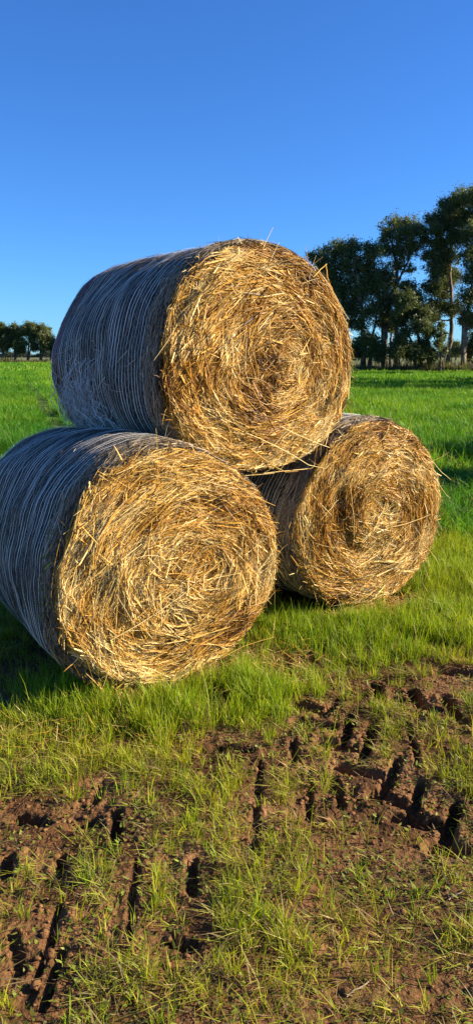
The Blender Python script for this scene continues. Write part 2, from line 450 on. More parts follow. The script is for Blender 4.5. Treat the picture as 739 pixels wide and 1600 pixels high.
def build_bale(name, loc, rz, b, label, group, stray, tangle=False):
    r = np.random.default_rng(b.seed)
    root = empty(name, loc, rz, label, 'straw bale', group)
    root.scale = (b.sx, 1, 1)
    cz = b.R * (1 - b.sq)
    # barrel: packed, weathered straw
    na, nl = 144, 48
    ph = np.arange(na) / na * 2 * np.pi
    yy = np.concatenate([[0, .004, .012, .025, .045, .075, .12], np.linspace(.12, b.L - .12, nl - 14)[1:-1], b.L - np.array([.12, .075, .045, .025, .012, .004, 0])])
    nl = len(yy)
    PH, YY = np.meshgrid(ph, yy)
    V = b.surf(PH.ravel(), YY.ravel())
    rad = 0.003 * fbm(PH.ravel() * 9, YY.ravel() * 22, b.seed + 5, 3)
    V[:, 0] += rad * np.cos(PH.ravel()); V[:, 2] += rad * np.sin(PH.ravel())
    i = np.arange(nl - 1)[:, None] * na; j = np.arange(na)[None, :]; j2 = (j + 1) % na
    Qb = np.stack([i + j, i + na + j, i + na + j2, i + j2], -1).reshape(-1, 4)
    link('barrel', mesh_quads('barrel', V, Qb, M_BARREL, None, True), root)
    # ends
    for front in (True, False):
        nr, na2 = 44, 144
        tt = np.linspace(0, 1, nr)
        A, T = np.meshgrid(np.arange(na2) / na2 * 2 * np.pi, tt)
        y0 = 0.0 if front else b.L
        rim = b.radial(A, y0 + 0 * A)
        x = T * rim * np.cos(A); z = T * rim * np.sin(A)
        h = b.face_h(x, z) if front else b.face_h(-x + 5, z) * 0 + 0.05 * (1 - T ** 2.5)
        h = h - 0.012 * (1 - T ** 12)
        z = np.where(z < 0, z * (1 - b.sq), z)
        V = np.stack([x, (-h if front else b.L + h), z + cz], -1).reshape(-1, 3)
        i = np.arange(nr - 1)[:, None] * na2; j = np.arange(na2)[None, :]; j2 = (j + 1) % na2
        Qf = np.stack([i + j, i + j2, i + na2 + j2, i + na2 + j], -1).reshape(-1, 4)
        if front: Qf = Qf[:, ::-1]
        link('end_face', mesh_quads('end_face', V, Qf, M_FACE, None, True), root)

    # straw packed over the cut end, wound round the middle, laid in wisps
    def face_straw(ncl, per, back=False):
        c_r = b.R * np.sqrt(r.random(ncl)) * 0.945
        c_a = r.random(ncl) * 2 * np.pi
        cx, czz = c_r * np.cos(c_a), c_r * np.sin(c_a)
        tone = 0.6 * noise(c_r * 16, c_a * 2.4 + c_r * 4, b.seed + 40) + 0.7 * noise(cx * 3.2, czz * 3.2, b.seed + 41) + 0.6 * noise(cx * 11, czz * 11, b.seed + 44)
        swirl = 0.55 * noise(cx * 2.6, czz * 2.6, b.seed + 42) + 0.3 * noise(cx * 7, czz * 7, b.seed + 43) + r.normal(0, 0.24, ncl)
        swirl += np.where(r.random(ncl) < 0.13, r.normal(0, 0.8, ncl), 0)
        swirl += np.where(c_r < 0.14, r.normal(0, 1.0, ncl), 0)
        clen = np.clip(r.lognormal(-2.5, 0.6, ncl) * (1 + 0.5 * smooth(0.1, 0.6, noise(cx * 3 + 5, czz * 3, b.seed + 45))), 0.03, 0.36)
        cw = np.clip(r.lognormal(-6.65, 0.5, ncl), 0.0007, 0.0045)
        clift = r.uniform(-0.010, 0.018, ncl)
        k = r.poisson(per, ncl) + 1
        I = np.repeat(np.arange(ncl), k); N = len(I)
        x0 = cx[I] + r.normal(0, 0.018, N); z0 = czz[I] + r.normal(0, 0.018, N)
        rr = np.hypot(x0, z0); ok = rr < b.R * 0.965
        I, x0, z0, rr = I[ok], x0[ok], z0[ok], rr[ok]; N = len(I)
        f_ = 1 - np.clip(rr / b.R, 0, 1) ** 2
        a0 = np.arctan2(z0 - b.eye[1] * f_, x0 - b.eye[0] * f_)
        ang = a0 + np.pi / 2 + swirl[I] + r.normal(0, 0.26, N)
        ln = clen[I] * r.uniform(0.6, 1.25, N)
        curv = np.clip(0.75 / np.maximum(rr, 0.1), 0, 4.5) * r.normal(1, 0.35, N) * np.where(np.cos(swirl[I]) < 0, -1, 1)
        K = 3
        sg = (np.arange(K) / (K - 1) - 0.5)[None, :] * ln[:, None]
        dx, dz = np.cos(ang), np.sin(ang)
        ox, oz = -np.sin(ang), np.cos(ang)
        q = 0.5 * curv[:, None] * sg ** 2
        px = x0[:, None] + dx[:, None] * sg + ox[:, None] * q
        pz = z0[:, None] + dz[:, None] * sg + oz[:, None] * q
        pr = np.hypot(px, pz); lim = (b.radial(np.arctan2(pz, px), 0.05 + 0 * px) - 0.016) * (1 + 0.022 * noise(np.arctan2(pz, px) * 6, 0 * px, b.seed + 80)) * (1 + r.normal(0, 0.012, N))[:, None]
        f = np.where(pr > lim, lim / np.maximum(pr, 1e-6) , 1)
        px, pz = px * f, pz * f
        tilt = r.normal(0, 0.10, N) + np.where(r.random(N) < 0.05, r.normal(0, 0.4, N), 0)
        base = b.face_h(px, pz)
        hm = base.mean(1, keepdims=True)
        hh = 0.45 * base + 0.55 * hm + clift[I][:, None] + r.uniform(-0.004, 0.006, N)[:, None] + tilt[:, None] * sg
        hh = np.maximum(hh, base - 0.012)
        zz = np.where(pz < 0, pz * (1 - b.sq), pz) + cz
        P = np.stack([px, -hh, zz], -1)
        roll = r.normal(0, 0.75, N)
        S = np.stack([ox * np.cos(roll), -np.sin(roll), oz * np.cos(roll)], -1)[:, None, :] * np.ones((1, K, 1))
        W = (cw[I] * r.uniform(0.7, 1.3, N))[:, None] * np.array([0.8, 1, 0.6])[None, :]
        C = straw_palette(N, r, 1.35 * tone[I] + 1.3 * (clift[I] / 0.018 - 0.42))  # deeper straws get darker tones, putting the shade of the gaps into colour
        V, Qs = ribbons(P, S, W)
        return V, Qs, np.repeat(C, K * 2, axis=0)
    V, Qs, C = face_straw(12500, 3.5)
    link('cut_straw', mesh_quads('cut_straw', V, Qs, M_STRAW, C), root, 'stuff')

    # rim straw bent round the edge and weathered straw on the barrel
    def barrel_straw(N, y_lo, y_hi, pale, lift, jit, name, lmean=-2.4):
        y0 = r.uniform(y_lo, y_hi, N); p0 = r.random(N) * 2 * np.pi
        ln = np.clip(r.lognormal(lmean, 0.5, N), 0.03, 0.3)
        dirj = r.normal(0, jit, N)
        K = 3
        sg = (np.arange(K) / (K - 1) - 0.5)[None, :] * ln[:, None]
        phi = p0[:, None] + np.cos(dirj)[:, None] * sg / b.R
        yv = np.clip(y0[:, None] + np.sin(dirj)[:, None] * sg, -0.005, b.L)
        off = r.uniform(-0.003, lift, N)[:, None] + r.normal(0, 0.04, N)[:, None] * sg + np.where(r.random(N) < 0.04, r.uniform(0, 0.25, N), 0)[:, None] * np.abs(sg)
        P = b.surf(phi, np.clip(yv, 0, b.L), off)
        P[..., 1] = yv
        T = unit(np.gradient(P, axis=1))
        Nn = np.stack([np.cos(phi), 0 * phi, np.sin(phi)], -1)
        S = unit(np.cross(T, Nn) + Nn * r.normal(0, 0.5, N)[:, None, None])
        W = np.clip(r.lognormal(-6.2, 0.4, N), 0.001, 0.005)[:, None] * np.array([0.7, 1, 0.5])[None, :]
        g = np.array([[0.05, 0.038, 0.028], [0.13, 0.10, 0.07], [0.26, 0.20, 0.13], [0.46, 0.35, 0.20]])
        t = np.clip(r.normal(pale, 0.25, N), 0, 0.999) * 3
        k = t.astype(int); f = (t - k)[:, None]
        C = g[k] * (1 - f) + g[np.minimum(k + 1, 3)] * f
        V, Qs = ribbons(P, S, W)
        link(name, mesh_quads(name, V, Qs, M_OLDSTRAW, np.repeat(C, K * 2, 0)), root, 'stuff')
    barrel_straw(4200, 0.09, b.L - 0.02, 0.36, 0.002, 0.4, 'weathered_straw')
    barrel_straw(260, 0.12, b.L - 0.04, 0.9, 0.014, 0.7, 'poking_straw', -2.9)
    barrel_straw(8000, -0.002, 0.13, 0.66, 0.012, 0.38, 'rim_straw', -2.3)

    # net wrap: strands pulled round the barrel in overlapping turns, with fine cross threads
    K = 97
    a = np.linspace(0, 2 * np.pi, K)
    PP = []; SS = []; WW = []; CC = []
    SP = 0.031; n_str = int((b.L - 0.13) / SP)
    for layer in range(3):
        pick = np.arange(n_str) if layer == 0 else r.integers(0, n_str, int(n_str * (0.5, 0.15)[layer - 1]))
        for q in pick:
            sl = 0.010 + (0.0 if layer == 0 else r.normal(0, 0.004 * layer))
            y0 = 0.095 + q * SP + r.normal(0, (0.0022, 0.008, 0.012)[layer]) + layer * 0.014
            yv = y0 + sl * (a / np.pi - 1) + 0.005 * noise(a * 0.9, y0 * 2.0 + 0 * a, b.seed + 60) + 0.0015 * noise(a * 3, q * 7.3 + 0 * a, b.seed + 63 + layer)
            yv = np.clip(yv, 0.07 + 0.02 * noise(a * 3, 0 * a, b.seed + 64), b.L - 0.012)
            P = b.surf(a, yv, 0.0095 + 0.0015 * layer + 0.0022 * noise(a * 14, y0 * 90 + 0 * a, b.seed + 66))
            PP.append(P)
            Nn = np.stack([np.cos(a), 0 * a, np.sin(a)], -1)
            T = unit(np.gradient(P, axis=0))
            SS.append(unit(np.cross(T, Nn) + 0.25 * Nn * np.sin(a * 7 + r.uniform(0, 6.28))[:, None]))
            dens = 0.75 + 0.45 * noise(a * 2.2 + 4, y0 * 4.5 + 0 * a, b.seed + 70)
            WW.append((0.0021 + 0.0006 * r.random()) * (np.clip(dens, 0.65, 1.3) if layer == 0 else np.clip(0.55 + 0.8 * noise(a * 1.7 + 9, y0 * 3.2 + 0 * a, b.seed + 71), 0.12, 1.3)) * (1.0, 0.6, 0.5)[layer])
            red = (b.L - 0.20 < y0 < b.L - 0.11)
            base = np.array([0.52, 0.10, 0.16]) if red and layer == 0 else np.array([0.86, 0.80, 0.66]) * r.uniform(0.85, 1.0)
            CC.append(np.repeat(base[None, :], K, 0))
    V, Qn = ribbons(np.array(PP), np.array(SS), np.array(WW))
    Cn = np.repeat(np.array(CC).reshape(-1, 3), 2, 0)
    # zig-zag threads between neighbouring strands
    Kz = 161
    az = np.linspace(0, 2 * np.pi, Kz)
    yz = 0.115 + (np.arange(n_str - 1) * SP)[:, None] + np.where(np.arange(Kz) % 2 == 0, 0, SP)[None, :]
    PHZ = np.repeat(az[None, :], n_str - 1, 0) + r.uniform(0, .05, (n_str - 1, 1))
    Pz = b.surf(PHZ, np.clip(yz, .08, b.L - .012), 0.009)
    Sz = np.repeat(np.array([0, 1., 0])[None, None, :], Kz, 1) * np.ones((n_str - 1, 1, 1))
    Tz = unit(np.gradient(Pz, axis=1)); Nz = np.stack([np.cos(PHZ), 0 * PHZ, np.sin(PHZ)], -1)
    Sz = unit(np.cross(Tz, Nz))
    Vz, Qz = ribbons(Pz, Sz, np.full((n_str - 1, Kz), 0.00045))
    Cz = np.full((len(Vz), 3), 0.5)
    link('net_wrap', mesh_quads('net_wrap', np.concatenate([V, Vz]), np.concatenate([Qn, Qz + len(V)]), M_NET, np.concatenate([Cn, Cz])), root)

    # hairy loose ends round the rim, standing out of the outline
    N = 300
    p0 = r.random(N) * 2 * np.pi; ln = np.clip(r.lognormal(-3.0, 0.6, N), 0.02, 0.16)
    K = 4; t = (np.arange(K) / (K - 1))[None, :]
    y0 = r.uniform(-0.03, 0.05, N)
    swing = r.normal(0, 0.8, N)
    phi = p0[:, None] + np.sin(swing)[:, None] * ln[:, None] * t / b.R
    out = (np.abs(np.cos(swing)) * ln * r.uniform(0.1, 0.8, N))[:, None] * t
    P = b.surf(phi, 0.06 + 0 * phi, out - 0.02)
    P[..., 1] = y0[:, None] - (r.uniform(0, 0.5, N) * ln)[:, None] * t
    P[..., 2] -= (r.uniform(0, 0.35, N) * ln)[:, None] * t ** 2
    P[..., 2] = np.maximum(P[..., 2], 0.012)
    T = unit(np.gradient(P, axis=1)); S = unit(np.cross(T, r.normal(0, 1, (N, 1, 3)) * np.ones((1, K, 1))))
    W = np.clip(r.lognormal(-6.5, 0.35, N), 0.0008, 0.003)[:, None] * np.array([1, 1, .8, .3])[None, :]
    V, Qs = ribbons(P, S, W)
    C = straw_palette(N, r, r.normal(0.2, 0.6, N))
    link('frayed_straw', mesh_quads('frayed_straw', V, Qs, M_STRAW, np.repeat(C, K * 2, 0)), root, 'stuff')

    # single long straws one can pick out: (x, z from the middle, angle deg, length, width, lift off the face, bend)
    def straw(x, z, ang, ln, w, lift, bend, tone):
        K = 6
        s_ = (np.arange(K) / (K - 1) - 0.5) * ln
        an = R(ang); dx, dz = math.cos(an), math.sin(an)
        px = x + dx * s_ - dz * bend * (s_ ** 2 / ln - ln / 8); pz = z + dz * s_ + dx * bend * (s_ ** 2 / ln - ln / 8)
        rr = np.hypot(px, pz)
        hh = np.where(rr < b.R, b.face_h(px, pz), 0.0)
        hh = 0.3 * hh + 0.7 * hh.max() + 0.014 + lift * (0.5 + s_ / ln)
        P = np.stack([px, -hh, pz + cz], -1)
        P[:, 2] = np.maximum(P[:, 2], 0.02)
        V, Qt = tubes([(P, 0.7 * w * np.array([.8, 1, 1, .95, .9, .55]))], 5)
        C = straw_palette(1, r, np.array([tone]))
        link('straw', mesh_quads('straw', V, Qt, M_STRAW, np.repeat(C, len(V), 0), True), root)
    for st in stray:
        straw(*st)
    for _ in range(46):
        rr_ = b.R * math.sqrt(r.uniform(0.02, 0.9)); aa = r.uniform(0, 2 * np.pi)
        straw(rr_ * math.cos(aa), rr_ * math.sin(aa), math.degrees(aa) + 90 + r.normal(0, 38), r.uniform(0.12, 0.30), r.uniform(0.0010, 0.0021), r.uniform(0, 0.04), r.normal(0.0, 0.5), r.uniform(0.2, 1.6))
    return root


G_B = 'round straw bales stacked in a pyramid'
bl = Bale(0.592, 1.36, 101, 0.015, 1.055)
br = Bale(0.610, 1.336, 202, 0.03, 1.02)
bt = Bale(0.622, 1.36, 303, 0.03, 1.075)
stray_l = [(-0.05, -0.12, 28, 0.62, .0034, .02, .15, 1.0), (0.10, -0.33, 3, 0.34, .004, .01, .1, 1.6), (-0.33, -0.25, 80, 0.55, .003, .02, .2, .6),
           (-0.42, -0.40, 105, 0.38, .003, .03, .1, .8), (0.40, 0.33, -30, 0.30, .0028, .02, .1, 1.2), (-0.2, 0.22, 40, .45, .0032, .02, .1, 1.0),
           (0.33, -0.47, 12, 0.42, .0026, .02, -.2, .6), (-0.36, -0.52, 118, 0.30, .003, .03, .2, .9), (0.02, 0.05, 55, .36, .003, .02, .2, 1.4)]
stray_r = [(0.26, -0.05, 8, 0.34, .004, .03, .15, 1.8), (0.545, 0.25, -42, 0.22, .0028, .03, .1, 1.6), (0.56, 0.13, -48, 0.20, .0024, .03, .05, 1.3),
           (0.50, 0.33, 20, 0.18, .0022, .03, .2, 1.0), (-0.05, -0.50, 4, 0.5, .0028, .02, .1, 1.0), (-0.2, 0.05, 100, .4, .0026, .02, .1, 1.)]
stray_t = [(0.28, -0.585, 1, 0.56, .0036, .01, .03, 1.0), (-0.36, 0.28, 62, 0.40, .0040, .02, -.1, 1.5), (0.10, -0.47, -28, 0.62, .0032, .03, -.1, 1.0),
           (0.02, -0.52, -35, 0.42, .003, .03, .1, 1.0), (0.30, -0.42, -22, 0.5, .003, .02, .1, .8), (0.05, 0.50, 20, 0.4, .0036, .02, -.2, 1.6),
           (0.325, 0.495, 38, 0.125, .0042, .0, 0.0, 1.2), (0.405, 0.452, -70, 0.175, .0050, .0, .10, 1.2), (0.40, 0.40, -52, 0.3, .003, .02, 0, 1.4),
           (-0.05, -0.64, -25, 0.22, .003, .03, .1, 1.), (0.18, -0.66, 12, 0.16, .0026, .02, .1, 1.)]
o_l = build_bale('straw_bale', (-0.300, 3.375, -0.012), R(33.2), bl, 'nearest round straw bale, lower left, its netted side running out of the picture', G_B, stray_l)
o_r = build_bale('straw_bale', (0.821, 4.458, 0.005), R(33.0), br, 'round straw bale at lower right, smallest looking, grass against its right edge', G_B, stray_r)
o_t = build_bale('straw_bale', (0.137, 4.034, 1.517 - 0.622 * 0.97), R(34.8), bt, 'top round straw bale resting across the two lower bales', G_B, stray_t)
# one more bale of the same kind stands outside the right edge; its shadow lies on the crop
for (bx, by), lab in (((4.9, 8.3), 'round straw bale standing in the crop beyond the right edge, the nearer one'), ((5.4, 10.6), 'round straw bale standing in the crop beyond the right edge, the farther one')):
    r4 = empty('straw_bale', (bx, by, -0.012), R(33.0), lab, 'straw bale', 'bales standing beyond the right edge')
    for ch in list(o_r.children):
        if ch.name.split('.')[0] == 'straw': continue
        c = ch.copy(); COL.objects.link(c); c.parent = r4

# tangle of torn net hanging from the back of the top bale onto the lower one
rt = np.random.default_rng(55)
N = 420; K = 9
t = np.linspace(0, 1, K)[None, :]
y0 = np.clip(rt.normal(0.92, 0.16, N), 0.5, 1.3); p0 = np.pi + R(20) + rt.normal(0, 0.22, N)
ph = p0[:, None] + (rt.uniform(0.1, 0.5, N))[:, None] * t
drift = (rt.normal(0, 0.10, N))[:, None] * t + 0.02 * np.sin(t * 9 + rt.uniform(0, 6, (N, 1)))
off = 0.012 + (rt.uniform(0.0, 0.06, N))[:, None] * np.sin(t * np.pi * rt.uniform(0.6, 1.2, (N, 1))) + 0.008 * np.sin(t * 14 + rt.uniform(0, 6, (N, 1)))
P = bt.surf(ph, np.clip(y0[:, None] + drift, 0.05, bt.L), off)
P = P + rt.normal(0, 0.004, P.shape)
T = unit(np.gradient(P, axis=1)); S = unit(np.cross(T, rt.normal(0, 1, (N, 1, 3)) * np.ones((1, K, 1))))
V, Qt = ribbons(P, S, np.full((N, K), 0.0012))
link('torn_net', mesh_quads('torn_net', V, Qt, M_NET, np.repeat(np.array([[0.78, 0.77, 0.70]]) * rt.uniform(.6, 1.1, (N, 1)), K * 2, 0)), o_t, 'stuff', 'loose tangle of torn pale net at the back underside')


# ------------------------------------------------------------------ grass, crop, litter
def blades(xy, z, ln, w, head, lean, bend, col, K, r, tip=None):
    """curved tapering blades. lean = tilt from upright at the foot, bend = extra tilt at the tip"""
    N = len(xy)
    t = np.linspace(0, 1, K)
    ang = lean[:, None] + bend[:, None] * t[None, :] ** 1.3
    seg = ln[:, None] / (K - 1)
    dz = np.cos(ang) * seg; dh = np.sin(ang) * seg
    zz = np.concatenate([np.zeros((N, 1)), np.cumsum(dz[:, :-1], 1)], 1)
    hh = np.concatenate([np.zeros((N, 1)), np.cumsum(dh[:, :-1], 1)], 1)
    hx, hy = np.cos(head), np.sin(head)
    P = np.stack([xy[:, 0:1] + hx[:, None] * hh, xy[:, 1:2] + hy[:, None] * hh, z[:, None] + zz], -1)
    tw = r.uniform(-1.0, 1.0, N)
    S = np.stack([-np.sin(head + tw), np.cos(head + tw), 0 * head], -1)[:, None, :] * np.ones((1, K, 1))
    prof = np.clip(1.15 * (1 - t ** 2.2), 0.06, 1) * (0.75 + 0.25 * np.minimum(1, t * 4))
    V, Q = ribbons(P, S, w[:, None] * prof[None, :])
    C = np.repeat(col[:, None, :], K, 1)
    if tip is not None:
        C = C * (1 - (t[None, :, None] ** 2) * tip[:, None, None]) + np.array([0.42, 0.34, 0.12]) * (t[None, :, None] ** 2) * tip[:, None, None]
    return V, Q, np.repeat(C.reshape(-1, 3), 2, 0)


def zone(x, y, px, py, rx, ry):
    c = gp(px, py)
    return np.exp(-(((x - c[0]) / rx) ** 2 + ((y - c[1]) / ry) ** 2) ** 1.5)


def grass_density(x, y):
    n1 = fbm(x * 2.2, y * 2.2, 81, 3)
    d = 0.15 + 0.30 * smooth(-0.25, 0.45, n1)
    d = np.maximum(d, 1.00 * zone(x, y, 270, 1085, 0.62, 0.36))
    d = np.maximum(d, 0.80 * zone(x, y, 60, 1120, 0.5, 0.25))
    d = np.maximum(d, 0.85 * zone(x, y, 590, 985, 0.75, 0.40))
    d = np.maximum(d, 0.85 * zone(x, y, 740, 960, 0.60, 0.75))
    d = np.maximum(d, 0.8 * zone(x, y, 440, 985, 0.35, 0.22))
    d = np.maximum(d, 0.42 * zone(x, y, 420, 1420, 0.22, 0.42))
    d = np.maximum(d, 0.34 * zone(x, y, 330, 1500, 0.35, 0.2))
    d = np.maximum(d, 0.45 * zone(x, y, 690, 1180, 0.20, 0.20))
    d = np.maximum(d, 0.30 * zone(x, y, 220, 1230, 0.6, 0.18))
    d = np.maximum(d, 0.95 * smooth(4.3, 4.9, y + 0.15 * x))
    d = np.maximum(d, 1.0 * zone(x, y, 712, 850, 0.35, 0.6))
    d = np.maximum(d, 0.8 * smooth(-1.0, -1.6, x) * smooth(2.6, 3.2, y))
    d = d * (0.45 + 1.0 * smooth(-0.35, 0.35, fbm(x * 6, y * 6, 91, 2))) * (0.78 + 0.22 * smooth(2.3, 3.0, y))
    w = worn(x, y)
    return np.clip(d * (1 - 0.9 * smooth(0.35, 0.85, w)), 0, 1)


def lushness(x, y):
    l = zone(x, y, 270, 1085, 0.7, 0.45)
    l = np.maximum(l, 0.75 * zone(x, y, 590, 985, 0.9, 0.5))
    return np.maximum(l, smooth(4.2, 5.0, y))


def tint_mat(name, rough, spec, transl, tt):
    """blade material: colour of the blade times the tint of its tuft"""
    m = attr_mat(name, rough, spec, transl, tt)
    n, l = m.node_tree.nodes, m.node_tree.links
    a = n.new('ShaderNodeAttribute'); a.attribute_type = 'INSTANCER'; a.attribute_name = 'tint'
    mx = [q for q in n if q.type == 'MIX' and not q.inputs[7].is_linked and q.inputs[6].links[0].from_node.type == 'ATTRIBUTE'][0]
    l.new(a.outputs['Color'], mx.inputs[7])
    return m


M_GRASS_T = tint_mat('grass_tuft', 0.5, 0.2, 0.4, (1.15, 1.1, 0.5))
M_CROP_T = tint_mat('crop_tuft', 0.5, 0.2, 0.45, (1.1, 1.1, 0.5))


def tuft(r, nb, rad, ln, ls, wd, K, lean, bend, pal, spread, dead=0.05, flat=False):
    """one tuft of curved blades growing from about the origin"""
    ang = r.random(nb) * 2 * np.pi; rr = rad * np.sqrt(r.random(nb))
    xy = np.stack([rr * np.cos(ang), rr * np.sin(ang)], 1)
    l_ = ln * r.lognormal(0, ls, nb)
    t = np.clip(r.normal(0.5, spread, nb), 0, .999) * (len(pal) - 1)
    k = t.astype(int); f = (t - k)[:, None]
    C = pal[k] * (1 - f) + pal[np.minimum(k + 1, len(pal) - 1)] * f
    dd = r.random(nb) < dead
    C[dd] = np.array([0.40, 0.30, 0.12]) * r.uniform(.6, 1.1, (dd.sum(), 1))
    le = np.abs(r.normal(lean, 0.22, nb)) if not flat else r.uniform(lean - .25, lean + .2, nb)
    V, Q, Cc = blades(xy, (-0.004 if not flat else 0.006) * np.ones(nb) + (0.012 * r.random(nb) if flat else 0), l_, wd * r.lognormal(0, .25, nb), ang + r.normal(0, 1.0, nb), le, np.abs(r.normal(bend, 0.4 * bend + .1, nb)) * (0.3 if flat else 1), C, K, r,
                      np.where(r.random(nb) < .15, r.uniform(0, .8, nb), 0))
    return V, Q, Cc


def scatter(name, pts, rot, scl, cls, tint, tufts, mat, label, cat):
    """ONE object: its points carry tufts through geometry nodes; tufts = list of lists of (V, Q, C)"""
    me = bpy.data.meshes.new(name)
    me.vertices.add(len(pts)); me.vertices.foreach_set('co', np.ascontiguousarray(pts, np.float32).ravel())
    def put(an, tp, arr, key):
        me.attributes.new(an, tp, 'POINT').data.foreach_set(key, np.ascontiguousarray(arr).ravel())
    put('rot', 'FLOAT_VECTOR', rot.astype(np.float32), 'vector'); put('scl', 'FLOAT_VECTOR', scl.astype(np.float32), 'vector')
    put('cls', 'INT', cls.astype(np.int32), 'value'); put('pick', 'INT', rng.integers(0, 1000, len(pts)).astype(np.int32), 'value')
    t4 = np.ones((len(pts), 4), np.float32); t4[:, :3] = tint; put('tint', 'FLOAT_COLOR', t4, 'color')
    me.materials.append(mat)
    o = link(name, me, None, 'stuff', label, cat)
    ng = bpy.data.node_groups.new(name + '_scatter', 'GeometryNodeTree')
    ng.interface.new_socket('Geometry', in_out='INPUT', socket_type='NodeSocketGeometry')
    ng.interface.new_socket('Geometry', in_out='OUTPUT', socket_type='NodeSocketGeometry')
    N_, L_ = ng.nodes, ng.links
    gi = N_.new('NodeGroupInput'); go = N_.new('NodeGroupOutput')
    def named(an, tp):
        q = N_.new('GeometryNodeInputNamedAttribute'); q.data_type = tp; q.inputs['Name'].default_value = an
        return q.outputs['Attribute']
    a_rot, a_scl, a_cls, a_pick = named('rot', 'FLOAT_VECTOR'), named('scl', 'FLOAT_VECTOR'), named('cls', 'INT'), named('pick', 'INT')
    e2r = N_.new('FunctionNodeEulerToRotation'); L_.new(a_rot, e2r.inputs[0])
    jo = N_.new('GeometryNodeJoinGeometry')
    for c, group in enumerate(tufts):
        j2 = N_.new('GeometryNodeJoinGeometry')
        for q, (V, Q, C) in enumerate(group):
            src = bpy.data.objects.new(name + '_tuft', mesh_quads(name + '_tuft', V, Q, mat, C))
            oi = N_.new('GeometryNodeObjectInfo'); oi.inputs['Object'].default_value = src
            g2 = N_.new('GeometryNodeGeometryToInstance')
            L_.new(oi.outputs['Geometry'], g2.inputs[0]); L_.new(g2.outputs[0], j2.inputs[0])
        cmp_ = N_.new('FunctionNodeCompare'); cmp_.data_type = 'INT'; cmp_.operation = 'EQUAL'
        ia = [x for x in cmp_.inputs if x.enabled and x.type == 'INT']
        L_.new(a_cls, ia[0]); ia[1].default_value = c
        ip = N_.new('GeometryNodeInstanceOnPoints')
        L_.new(gi.outputs[0], ip.inputs['Points']); L_.new(cmp_.outputs[0], ip.inputs['Selection'])
        L_.new(j2.outputs[0], ip.inputs['Instance']); ip.inputs['Pick Instance'].default_value = True
        L_.new(a_pick, ip.inputs['Instance Index'])
        L_.new(e2r.outputs[0], ip.inputs['Rotation']); L_.new(a_scl, ip.inputs['Scale'])
        L_.new(ip.outputs[0], jo.inputs[0])
    L_.new(jo.outputs[0], go.inputs[0])
    o.modifiers.new('scatter', 'NODES').node_group = ng
    return o


def make_grass():
    r = np.random.default_rng(501)
    N = 120000
    y = 1.1 + 5.4 * r.random(N) ** 1.1; x = r.uniform(-1, 1, N) * (0.36 * y + 1.0) + 0.1
    d = grass_density(x, y)
    area_w = (0.36 * y + 1.0) * (y - 1.0) ** 0.09
    keep = (r.random(N) < np.clip(d * 1.0, 0, 1) * area_w / area_w.max()) & (under_bale(x, y) < 0.8) & (r.random(N) > crop_mask(x, y))
    x, y, d = x[keep], y[keep], d[keep]; N = len(x)
    lush = lushness(x, y); z = height(x, y)
    u = r.random(N)
    pf = 0.42 * (1 - lush) + 0.08 * lush
    cls = np.where(u < pf, 2, np.where(u < pf + (1 - pf) * np.clip(lush * 1.3, 0.12, 1), 0, 1))
    hs = r.lognormal(0, 0.25, N)
    scl = np.stack([r.uniform(.8, 1.2, N), r.uniform(.8, 1.2, N), hs], 1) * np.where(cls == 0, 0.62 + 0.38 * lush, 0.9)[:, None]
    rot = np.stack([r.normal(0, .10, N), r.normal(0, .10, N), r.random(N) * 6.283], 1)
    warm = 0.5 + 0.5 * fbm(x * 2.5, y * 2.5, 77, 3) - 0.05 * lush + r.normal(0, .12, N)
    tint = np.stack([0.75 + 0.5 * warm, 0.92 + 0.16 * warm, 0.9 + 0.3 * warm], 1) * r.uniform(.8, 1.15, (N, 1))
    pal = np.array([[0.14, 0.25, 0.008], [0.25, 0.35, 0.012], [0.38, 0.42, 0.025]])
    palf = np.array([[0.20, 0.26, 0.012], [0.34, 0.34, 0.025], [0.40, 0.36, 0.06]])
    tufts = [[tuft(r, 16, .026, .090, .30, .0017, 5, .22, .65, pal, .22) for _ in range(7)],
             [tuft(r, 7, .018, .056, .34, .0014, 4, .25, .55, pal * np.array([1.25, 1.05, 1]), .25, .1) for _ in range(7)],
             [tuft(r, 16, .035, .055, .42, .0014, 4, 1.25, .5, palf, .25, .22, True) for _ in range(8)]]
    print('grass tufts', N)
    scatter('grass', np.stack([x, y, z], 1), rot, scl, cls, tint, tufts, M_GRASS_T, 'short green grass growing in tufts through the trampled soil', 'grass')


